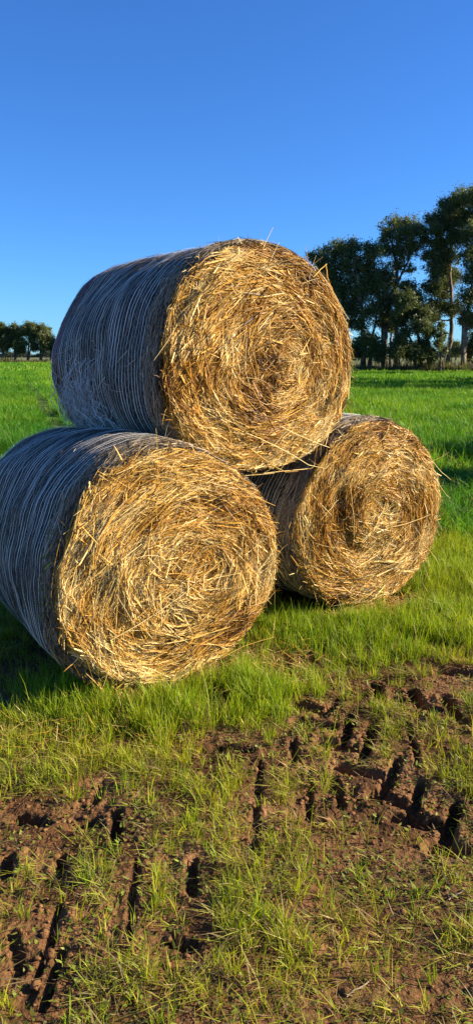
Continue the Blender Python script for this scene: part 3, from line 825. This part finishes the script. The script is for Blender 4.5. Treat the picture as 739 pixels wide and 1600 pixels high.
def make_crop():
    r = np.random.default_rng(502)
    XY = []; CL = []
    rowang = math.atan2(gp(20, 562)[0] - gp(82, 655)[0], gp(20, 562)[1] - gp(82, 655)[1])
    for (y0, y1, dens, c) in ((5.2, 9, 330, 0), (9, 14, 210, 0), (14, 22, 110, 1), (22, 36, 55, 1), (36, 74, 16, 2), (74, 168, 2.2, 3)):
        xl = -0.36 * y1 - 1.5; xr = 0.36 * y1 + 1.5
        if y0 >= 72: xl, xr = -0.36 * y1 - 6, -9
        n = int((y1 - y0) * (xr - xl) * dens)
        x = r.uniform(xl, xr, n); y = y0 + (y1 - y0) * r.random(n)
        u = x * math.cos(rowang) - y * math.sin(rowang)
        du = (np.round(u / 0.20) * 0.20 - u) * (0.5 if y0 < 22 else 0.0)
        x = x + du * math.cos(rowang); y = y - du * math.sin(rowang)
        thin = 0.3 + 0.8 * smooth(-0.4, 0.25, fbm(x * 0.8, y * 0.8, 61, 3))
        m = (crop_mask(x, y) if y0 < 72 else 1.0) * thin * (0.04 + 0.96 * smooth(0.14, 0.34, tram_dist(x, y)))
        keep = (r.random(n) < m) & (under_bale(x, y) < 0.3) & (np.abs(x) < 0.36 * y + 1.5)
        XY.append(np.stack([x, y], 1)[keep]); CL.append(np.full(keep.sum(), c))
    XY = np.concatenate(XY); cls = np.concatenate(CL); x, y = XY[:, 0], XY[:, 1]; N = len(x)
    z = np.where(y < 12, height(x, y), 0.0)
    hs = (0.82 + 0.5 * fbm(x * 0.9, y * 0.9, 62, 3)) * r.lognormal(0, 0.15, N)
    scl = np.stack([r.uniform(.85, 1.2, N), r.uniform(.85, 1.2, N), hs], 1)
    rot = np.stack([r.normal(0, .08, N), r.normal(0, .08, N), r.random(N) * 6.283], 1)
    w = fbm(x * 0.30, y * 0.30, 63, 3) + 0.7 * fbm(x * 1.4, y * 1.4, 64, 2) + 0.5 * noise((x * math.cos(rowang) - y * math.sin(rowang)) * 2.2, 0 * x, 65)
    tint = np.stack([1 + 0.45 * w, 1 + 0.22 * w, 1 + 0.1 * w], 1) * r.uniform(.8, 1.15, (N, 1))
    pal = np.array([[0.06, 0.19, 0.006], [0.12, 0.28, 0.009], [0.22, 0.37, 0.022]])
    tufts = [[tuft(r, 11, .05, .29, .2, .0040, 6, .15, 1.35, pal, .22, .02) for _ in range(7)],
             [tuft(r, 10, .08, .28, .2, .0066, 5, .15, 1.3, pal, .22, .02) for _ in range(5)],
             [tuft(r, 10, .16, .27, .2, .014, 4, .15, 1.2, pal, .22, .02) for _ in range(5)],
             [tuft(r, 9, .5, .30, .2, .045, 3, .15, 1.0, pal, .22, .0) for _ in range(4)]]
    print('crop tufts', N)
    scatter('crop', np.stack([x, y, z - 0.005], 1), rot, scl, cls, tint, tufts, M_CROP_T, 'lush green young cereal crop behind the bales', 'crop')


def make_litter():
    """tiny seedling leaves and broken dry bits on the soil"""
    r = np.random.default_rng(503)
    N = 80000
    x = r.uniform(-1.9, 2.3, N); y = r.uniform(1.2, 4.6, N)
    keep = (under_bale(x, y) < 0.4) & (np.abs(x) < 0.36 * y + 0.3) & (r.random(N) < 0.25 + 0.75 * smooth(-0.3, 0.4, fbm(x * 5, y * 5, 71, 2)))
    x, y = x[keep], y[keep]; N = len(x)
    z = height(x, y) + r.uniform(0.0, 0.010, N)
    dry = r.random(N) < 0.5
    ln = np.where(dry, r.lognormal(-3.9, 0.5, N), r.lognormal(-4.25, 0.35, N)); w = np.where(dry, 0.0013, 0.0040) * r.lognormal(0, 0.3, N)
    head = r.random(N) * 2 * np.pi
    lean = r.uniform(0.8, 1.7, N)
    C = np.where(dry[:, None], np.array([[0.30, 0.21, 0.11]]) * r.uniform(0.35, 1.2, (N, 1)), np.array([[0.24, 0.28, 0.04]]) * r.uniform(0.6, 1.3, (N, 1)))
    V, Q, Cc = blades(np.stack([x, y], 1), z, ln, w, head, lean, r.normal(0, .3, N), C, 3, r)
    link('plant_litter', mesh_quads('plant_litter', V, Q, M_GRASS, Cc), None, 'stuff', 'tiny seedlings and dry plant scraps strewn over the soil', 'litter')
    # straw shed at the foot of the bales
    N = 3200
    src = r.integers(0, 2, N); e = r.normal(0, 0.42, N); f = -np.abs(r.normal(0.02, 0.16, N))
    cx = np.array([c[0] for c in BALE_C])[src]; cy = np.array([c[1] for c in BALE_C])[src]
    x = cx + e * math.cos(TH) - f * math.sin(TH); y = cy + e * math.sin(TH) + f * math.cos(TH)
    z = height(x, y) + r.uniform(0.005, 0.055, N)
    ln = np.clip(r.lognormal(-2.6, 0.5, N), 0.02, 0.25)
    C = straw_palette(N, r, r.normal(0.4, 0.6, N))
    V, Q, Cc = blades(np.stack([x, y], 1), z, ln, np.full(N, 0.0017), r.random(N) * 2 * np.pi, r.uniform(1.2, 1.75, N), r.normal(0, .3, N), C, 3, r)
    link('shed_straw', mesh_quads('shed_straw', V, Q, M_STRAW, Cc), None, 'stuff', 'golden straw shed on the grass at the feet of the bales', 'straw')
    # soil clods
    N = 3600
    k = r.integers(0, len(SEG), N); tt = r.random(N)
    x = SEG[k, 0] + (SEG[k, 2] - SEG[k, 0]) * tt + r.normal(0, 0.09, N); y = SEG[k, 1] + (SEG[k, 3] - SEG[k, 1]) * tt + r.normal(0, 0.09, N)
    far = r.random(N) < 0.55; x = np.where(far, r.uniform(-1.2, 1.5, N), x); y = np.where(far, r.uniform(1.35, 3.6, N), y)
    ok = (y > 1.2) & (under_bale(x, y) < .2); x, y = x[ok], y[ok]; N = len(x)
    z = height(x, y)
    s = np.clip(r.lognormal(-5.45, 0.5, N), 0.002, 0.015)
    ico = []
    for la, n_ in ((-90, 1), (-35, 6), (25, 6), (90, 1)):
        for q in range(n_): ico.append((math.cos(R(la)) * math.cos(q / n_ * 6.283), math.cos(R(la)) * math.sin(q / n_ * 6.283), math.sin(R(la))))
    ico = np.array(ico); F = []
    for q in range(6):
        q2 = (q + 1) % 6
        F += [(0, 1 + q2, 1 + q), (1 + q, 1 + q2, 7 + q2), (1 + q, 7 + q2, 7 + q), (7 + q, 7 + q2, 13)]
    F = np.array(F)
    Vc = ico[None] * s[:, None, None] * r.uniform(0.6, 1.35, (N, 14, 1)) * np.array([1.2, 1, .7]) + np.stack([x, y, z + s * 0.25], -1)[:, None, :]
    Fc = (F[None] + (np.arange(N) * 14)[:, None, None]).reshape(-1, 3)
    link('soil_clods', mesh_quads('soil_clods', Vc.reshape(-1, 3), Fc, M_CLOD), None, 'stuff', 'crumbled clods of brown soil around the tyre prints', 'soil')


make_grass()
make_crop()
make_litter()

# single dry twigs lying on the soil
def twig(pa, pb, w, label):
    a, b_ = gp(*pa), gp(*pb)
    K = 7; t = np.linspace(0, 1, K)
    x = a[0] + (b_[0] - a[0]) * t; y = a[1] + (b_[1] - a[1]) * t + 0.004 * np.sin(t * 7)
    z = height(x, y)
    z = np.maximum(z, np.interp(t, [0, 1], [z[0], z[-1]])) + w * 0.9 + 0.004
    V, Q = tubes([(np.stack([x, y, z], -1), w * np.array([.8, 1, .95, .9, .8, .7, .35]))], 6)
    link('twig', mesh_quads('twig', V, Q, M_TWIG, None, True), None, None, label, 'twig')
twig((541, 1560), (580, 1533), 0.0026, 'pale dry twig lying on bare soil near the bottom edge')
twig((700, 1408), (724, 1393), 0.0028, 'short dry twig on the soil near the right edge')

# grass sprouting against the right sides of the bales
def sprouts(root, b, n, plo, phi_, seed):
    r = np.random.default_rng(seed)
    p = r.uniform(plo, phi_, n); yv = r.uniform(0.0, 0.16, n)
    P0 = b.surf(p, yv, -0.004)
    ln = r.uniform(0.03, 0.10, n)
    K = 4; t = np.linspace(0, 1, K)
    d = unit(np.stack([np.cos(p) * 0.8 + r.normal(0, .3, n), r.normal(-.25, .35, n), 0.6 + r.normal(0, .4, n)], -1))
    P = P0[:, None, :] + d[:, None, :] * (ln[:, None] * t)[..., None]
    P[..., 2] -= (ln[:, None] * 0.5 * t ** 2)
    S = unit(np.cross(unit(np.gradient(P, axis=1)), r.normal(0, 1, (n, 1, 3)) * np.ones((1, K, 1))))
    V, Q = ribbons(P, S, 0.0019 * np.array([1, .9, .6, .1])[None, :] * np.ones((n, 1)))
    C = np.array([[0.10, 0.19, 0.02]]) * r.uniform(.7, 1.5, (n, 1))
    link('sprouting_grass', mesh_quads('sprouting_grass', V, Q, M_GRASS, np.repeat(C, K * 2, 0)), root, 'stuff')
sprouts(o_t, bt, 160, R(-28), R(8), 1)
sprouts(o_r, br, 260, R(-30), R(32), 2)
sprouts(o_l, bl, 70, R(150), R(200), 3)


# ------------------------------------------------------------------ trees
def tree(name, label, Yd, base_px, clumps, trunk_px, seed, group, bark=None, trunk_r=0.3, leaf=0.23, nleaf=11000, tone=0.5, extra_trunks=(), cat='tree', droop=0.7):
    """clumps (px, py, rx, ry) and trunk (px, py) are measured at the tree's own distance Yd"""
    r = np.random.default_rng(seed)
    k = Yd / FPX / math.cos(PITCH) * 0.985
    g = at(base_px, HOR, Yd); base = np.array([g[0], Yd, 0.0])
    root = empty(name, tuple(base), 0, label, cat, group)
    lines = []
    tips = []
    def tline(pts, r0, r1):
        P = np.array([at(px, py, Yd) for px, py in pts]) - base
        P[0, 2] = -0.15
        # resample
        s = np.linspace(0, len(P) - 1, (len(P) - 1) * 4 + 1)
        P = np.stack([np.interp(s, np.arange(len(P)), P[:, q]) for q in range(3)], -1)
        P[1:, 0] += r.normal(0, 0.04 * trunk_r / .3, len(P) - 1); P[1:, 1] += np.cumsum(r.normal(0, 0.10, len(P) - 1))
        lines.append((P, np.linspace(r0, r1, len(P)) * (1 + 0.35 * np.exp(-np.arange(len(P)) / 1.2))))
        return P
    TP = tline(trunk_px, trunk_r, trunk_r * 0.35)
    pools = [TP]
    for e in extra_trunks:
        pools.append(tline(e, trunk_r * 0.8, trunk_r * 0.3))
    LV = []; A = []
    tot = sum(c[2] * c[3] for c in clumps)
    for (px, py, rx, ry) in clumps:
        c = at(px, py, Yd) - base
        dep = (rx + ry) / 2 * k
        c[1] += r.normal(0, 0.6 * dep)
        rad = 0.96 * np.array([rx * k, dep * 0.95, ry * k])
        # limb from the nearest lower trunk point
        allp = np.concatenate(pools)
        low = allp[allp[:, 2] < c[2] - 0.2]
        if len(low):
            d = np.linalg.norm((low - c) * np.array([1, 1, 0.8]), axis=1); st = low[np.argmin(d)]
            mid = (st + c) / 2 + np.array([0, 0, -0.12 * np.linalg.norm(c - st)]) + r.normal(0, 0.15, 3)
            u = np.linspace(0, 1, 7)[:, None]
            P = (1 - u) ** 2 * st + 2 * u * (1 - u) * mid + u ** 2 * c
            lines.append((P, np.linspace(trunk_r * 0.34, trunk_r * 0.10, 7)))
        # twig ends in the clump, each with a spray of leaves
        n = max(40, int(3.0 * nleaf * rx * ry / tot))
        ns = max(6, int(n / 60))
        dv = unit(r.normal(0, 1, (ns, 3))); rr = r.random(ns) ** 0.42
        sc = c + dv * rr[:, None] * rad * r.uniform(0.7, 1.28, (ns, 1))
        for q in range(0, ns, 3):
            lines.append((np.stack([c + (sc[q] - c) * v + np.array([0, 0, -0.1 * math.sin(v * 3.14)]) for v in (0, .5, 1)]), np.array([trunk_r * .09, trunk_r * .06, trunk_r * .03])))
        I = r.integers(0, ns, n)
        sp = (0.10 * min(rad[0], rad[2]) + 0.14 * leaf / 0.3) * r.uniform(0.6, 1.5, n)[:, None]
        LV.append(sc[I] + r.normal(0, 1, (n, 3)) * sp * np.array([1, 1, 1.1]))
        A.append(np.clip(0.5 + r.normal(0, 0.16, ns)[I] + r.normal(0, .12, n), 0, 1))
    L = np.concatenate(LV); a = np.concatenate(A); n = len(L)
    d = unit(np.stack([r.normal(0, 1, n), r.normal(0, 1, n), r.normal(-droop, 0.6, n)], -1))
    s_ = unit(np.cross(d, r.normal(0, 1, (n, 3))))
    ln = leaf * r.uniform(0.6, 1.3, n)[:, None]; w = ln * 0.17
    V = np.stack([L - d * ln / 2, L + s_ * w, L + d * ln / 2, L - s_ * w], 1).reshape(-1, 3)
    Q = np.arange(4 * n).reshape(-1, 4)
    pal = np.array([[0.055, 0.070, 0.026], [0.12, 0.138, 0.050], [0.20, 0.205, 0.085]])
    t = np.clip(a + tone - 0.5, 0, .999) * 2; kk = t.astype(int); f = (t - kk)[:, None]
    C = pal[kk] * (1 - f) + pal[np.minimum(kk + 1, 2)] * f
    Vt, Qt = tubes(lines, 7)
    link('trunk', mesh_quads('trunk', Vt, Qt, bark or M_BARK, None, True), root)
    link('crown', mesh_quads('crown', V, Q, M_LEAF, np.repeat(C, 4, 0)), root)
    return root


GT = 'gum trees along the far side of the crop'
tree('gum_tree', 'dense dark gum tree rising just right of the top bale', 74, 567,
     [(498, 402, 17, 12), (526, 388, 20, 12), (553, 386, 22, 12), (580, 394, 18, 14), (512, 420, 22, 18), (545, 412, 26, 20), (578, 422, 22, 20), (530, 446, 26, 20), (562, 450, 26, 22), (590, 450, 14, 16),
      (540, 480, 26, 18), (570, 486, 22, 16), (520, 500, 16, 16), (556, 508, 18, 10)],
     [(567, 570), (567, 530), (565, 490), (557, 440), (550, 405)], 11, GT, trunk_r=.27, nleaf=17000, extra_trunks=[[(577, 568), (580, 530), (588, 490)]])
tree('gum_tree', 'tall leaning gum tree with open forked crown, middle of the row', 77, 598,
     [(616, 350, 20, 11), (642, 348, 17, 12), (608, 368, 18, 12), (632, 370, 22, 14), (652, 366, 12, 13), (603, 390, 15, 12), (626, 393, 20, 12), (645, 388, 14, 12), (620, 412, 15, 9),
      (598, 432, 14, 12), (610, 462, 16, 14), (600, 488, 14, 13), (592, 505, 10, 8), (640, 420, 8, 6), (590, 440, 13, 14), (622, 470, 14, 12), (586, 475, 12, 12), (615, 440, 10, 10)],
     [(599, 571), (600, 535), (602, 500), (608, 465), (622, 435), (636, 408), (641, 375)], 12, GT, trunk_r=.28, nleaf=11000, tone=.6, extra_trunks=[[(602, 500), (598, 470), (600, 440)], [(626, 428), (620, 410), (612, 380)]])
tree('gum_tree', 'low dark gum tree with thin split trunks under the taller crowns', 73, 655,
     [(640, 448, 14, 12), (628, 470, 16, 14), (652, 468, 16, 13), (640, 490, 20, 14), (665, 492, 16, 14), (618, 500, 12, 12), (650, 512, 18, 12), (668, 520, 10, 12), (632, 520, 10, 8)],
     [(656, 571), (655, 545), (652, 515), (646, 480), (640, 455)], 13, GT, trunk_r=.18, nleaf=9000, tone=.42, extra_trunks=[[(650, 570), (645, 540), (636, 515), (630, 490)], [(668, 570), (668, 545), (664, 510)]])
tree('gum_tree', 'great gum tree with towering layered crown and pale orange trunk', 76, 700,
     [(681, 340, 16, 11), (698, 324, 18, 12), (716, 312, 18, 12), (676, 360, 14, 10), (700, 350, 20, 13), (722, 338, 18, 14), (690, 378, 20, 12), (714, 372, 20, 15), (674, 400, 16, 10), (700, 402, 22, 14),
      (682, 424, 20, 12), (710, 428, 20, 14), (672, 448, 16, 12), (696, 452, 20, 14), (684, 478, 20, 13), (706, 482, 16, 13), (672, 496, 10, 9), (664, 376, 8, 8)],
     [(699, 571), (701, 545), (704, 520), (704, 480), (702, 430), (706, 380), (712, 335)], 14, GT, bark=M_BARK_PALE, trunk_r=.27, nleaf=19000, tone=.55)
tree('gum_tree', 'tall gum tree at the right edge, two pale trunks, crown cut off', 74, 725,
     [(740, 306, 22, 13), (760, 318, 22, 16), (738, 335, 18, 14), (764, 350, 24, 18), (740, 366, 22, 16), (772, 380, 22, 18), (736, 396, 20, 14), (760, 412, 24, 18), (734, 428, 16, 14), (756, 446, 24, 16),
      (732, 462, 18, 14), (760, 480, 22, 16), (742, 500, 20, 14), (728, 496, 12, 12), (766, 514, 18, 12), (748, 530, 14, 14)],
     [(724, 573), (726, 545), (727, 515), (732, 470), (742, 440)], 15, GT, bark=M_BARK_PALE, trunk_r=.28, nleaf=19000, tone=.55, extra_trunks=[[(744, 573), (748, 530), (756, 490)], [(728, 512), (722, 495), (715, 480)]])
tree('gum_tree', 'slender young gum sapling with sparse leaves beside the pale trunk', 72, 688,
     [(690, 525, 8, 10), (684, 538, 7, 9), (694, 545, 6, 8), (688, 508, 6, 8)], [(688, 572), (688, 545), (689, 515), (690, 500)], 16, GT, trunk_r=.10, nleaf=900, leaf=.24, extra_trunks=[[(692, 572), (698, 540), (702, 520)]])
tree('gum_tree', 'thin bare stemmed gum tree between the leaning gum and the low one', 79, 610,
     [(612, 512, 10, 8), (620, 498, 8, 8), (606, 500, 8, 8)], [(608, 570), (610, 540), (612, 510), (616, 490)], 17, GT, trunk_r=.16, nleaf=1300)
GS = 'shrubs under the gum trees'
tree('shrub', 'broad dark shrub at the foot of the dense gum tree', 73, 578, [(562, 545, 15, 16), (580, 540, 14, 17), (592, 550, 11, 13), (570, 528, 10, 10)], [(578, 571), (577, 560), (578, 548)], 21, GS, trunk_r=.10, nleaf=3500, tone=.35, leaf=.24, cat='shrub')
tree('shrub', 'dark rounded shrub between the leaning gum and the low gum', 72, 624, [(616, 548, 11, 14), (630, 543, 13, 16), (642, 550, 11, 12), (624, 530, 9, 9)], [(624, 571), (624, 560), (626, 545)], 22, GS, trunk_r=.09, nleaf=3800, tone=.35, leaf=.24, cat='shrub')
tree('shrub', 'dark shrub tangled round the low gum trunks', 72.5, 660, [(650, 550, 12, 14), (664, 546, 12, 16), (673, 556, 7, 10)], [(660, 571), (660, 560), (659, 548)], 23, GS, trunk_r=.09, nleaf=3000, tone=.35, leaf=.24, cat='shrub')
tree('shrub', 'dark shrub behind the pale trunks at the right edge', 76, 738, [(736, 545, 10, 14), (746, 552, 10, 12), (734, 558, 7, 8)], [(738, 571), (738, 560), (739, 548)], 24, GS, trunk_r=.09, nleaf=2500, tone=.4, leaf=.24, cat='shrub')
# far tree seen through the gap between the trunks
tree('gum_tree', 'small grey tree far off, seen in the gap between pale trunks', 260, 712, [(712, 540, 7, 6), (706, 546, 5, 5), (718, 546, 6, 6), (712, 550, 7, 4)], [(712, 562), (712, 552), (712, 542)], 31, 'far trees', trunk_r=.3, nleaf=1600, leaf=.7, tone=.6)

GL = 'gum trees across the field at the far left'
def far_tree(px, w, top, seed, label, tone=.5, lean=0):
    cl = []
    rr = np.random.default_rng(seed)
    for k in range(9):
        u = rr.uniform(-1, 1); v = rr.random()
        cl.append((px + u * w * (1 - 0.35 * v) + lean * v, 546 - v * (541 - top), w * rr.uniform(.3, .5), rr.uniform(5, 9)))
    cl.append((px + lean, top + 5, w * .4, 5)); cl.append((px - w * .5, top + 14, w * .4, 7)); cl.append((px + w * .6, top + 13, w * .35, 7))
    tree('gum_tree', label, 175, px, cl, [(px, 565), (px + .5, 550), (px + lean * .5, 535), (px + lean, 518)], seed, GL, trunk_r=.28, nleaf=6000, leaf=.40, tone=tone,
         extra_trunks=[[(px, 560), (px + w * .3, 545), (px + w * .5, 530)]])
far_tree(-22, 16, 500, 41, 'far gum tree just beyond the left edge of the picture')
far_tree(4, 13, 505, 42, 'far gum tree cut by the left edge of the picture', .45)
far_tree(24, 12, 508, 43, 'far gum tree with narrow crown, second from the left edge', .5)
far_tree(44, 15, 504, 44, 'far gum tree with pale forked trunk, tallest of the left group', .55, 4)
far_tree(64, 12, 507, 45, 'far gum tree with high sparse crown beside the top bale', .6, 3)
far_tree(80, 14, 528, 46, 'low far gum tree half hidden by the top bale', .4)
far_tree(108, 15, 515, 47, 'far gum tree behind the top bale, out of sight')

# trees of the same row standing outside the right edge; their shadows lie across the crop
def side_tree(x, y, h, seed, label):
    rr = np.random.default_rng(seed)
    # work in picture units at distance y
    f = FPX / y * math.cos(PITCH)
    def pp(dx, z): return (PCX + (x + dx) * f, HOR + (CAM_H - z) * f)
    cl = []
    for k in range(16):
        v = rr.uniform(0.38, 0.97); w = 0.26 * h * math.sin(min(1, (1.05 - v) * 2.2) * 1.5)
        cl.append((*pp(rr.uniform(-w, w), v * h), 0.085 * h * f * rr.uniform(.8, 1.3), 0.06 * h * f * rr.uniform(.8, 1.3)))
    tree('gum_tree', label, y, pp(0, 0)[0], cl, [pp(0, 0), pp(.2, .25 * h), pp(-.2, .5 * h), pp(.1, .85 * h)], seed, GT, trunk_r=.35, nleaf=7500, leaf=.36)
side_tree(30, 37, 15, 51, 'gum tree nearest the camera beyond the right edge of the picture')
side_tree(36, 42, 17, 52, 'second gum tree beyond the right edge of the picture')
side_tree(31, 48, 15, 53, 'third gum tree beyond the right edge of the picture')
side_tree(36, 66, 15, 55, 'gum tree beyond the right edge, next to the pale trunked gum')

# dry grass along the foot of the trees
def make_verge():
    r = np.random.default_rng(504)
    VV = []; QQ = []; CC = []; base = 0
    for (x0, x1, y0, y1, n, h, wd) in ((2, 34, 73.2, 78, 15000, .6, .03), (-75, -28, 169, 174, 7000, .7, .07)):
        x = r.uniform(x0, x1, n); y = r.uniform(y0, y1, n) - 0.06 * x * (x0 > 0)
        ln = h * r.lognormal(0, .35, n) * (0.65 + 0.6 * smooth(-.3, .4, fbm(x * .35, y * .35, 95, 2)))
        C = np.array([[0.15, 0.13, 0.07]]) * r.uniform(.5, 1.3, (n, 1)); gm = r.random(n) < .35; C[gm] = np.array([0.09, 0.13, 0.035])
        V, Q, Cc = blades(np.stack([x, y], 1), np.zeros(n) - .02, ln, wd * r.lognormal(0, .3, n), r.random(n) * 6.28, np.abs(r.normal(.1, .2, n)), np.abs(r.normal(.4, .3, n)), C, 3, r)
        VV.append(V); QQ.append(Q + base); CC.append(Cc); base += len(V)
    link('dry_grass', mesh_quads('dry_grass', np.concatenate(VV), np.concatenate(QQ), M_GRASS, np.concatenate(CC)), None, 'stuff', 'tall dry grass along the foot of the trees', 'grass')
make_verge()

# far wood on the horizon, one low mass
def make_far_wood():
    r = np.random.default_rng(505)
    n = 26000
    x = r.uniform(-330, 330, n); y = 700 + 40 * noise(x * .01, 0 * x, 3) + r.uniform(-12, 12, n)
    top = 5.5 + 3.0 * fbm(x * .02, 0 * x + 4, 6, 3) + 2.0 * noise(x * .11, 0 * x, 8)
    z = np.maximum(top, 1) * r.random(n) ** .8
    d = unit(r.normal(0, 1, (n, 3))); s_ = unit(np.cross(d, r.normal(0, 1, (n, 3))))
    L = np.stack([x, y, z], -1); ln = r.uniform(.7, 1.5, n)[:, None]
    V = np.stack([L - d * ln, L + s_ * ln * .5, L + d * ln, L - s_ * ln * .5], 1).reshape(-1, 3)
    C = np.array([[0.06, 0.075, 0.05]]) * r.uniform(.6, 1.4, (n, 1))
    link('distant_woodland', mesh_quads('distant_woodland', V, np.arange(4 * n).reshape(-1, 4), M_LEAF, np.repeat(C, 4, 0)), None, 'stuff', 'low line of distant woodland on the horizon', 'woodland')
make_far_wood()
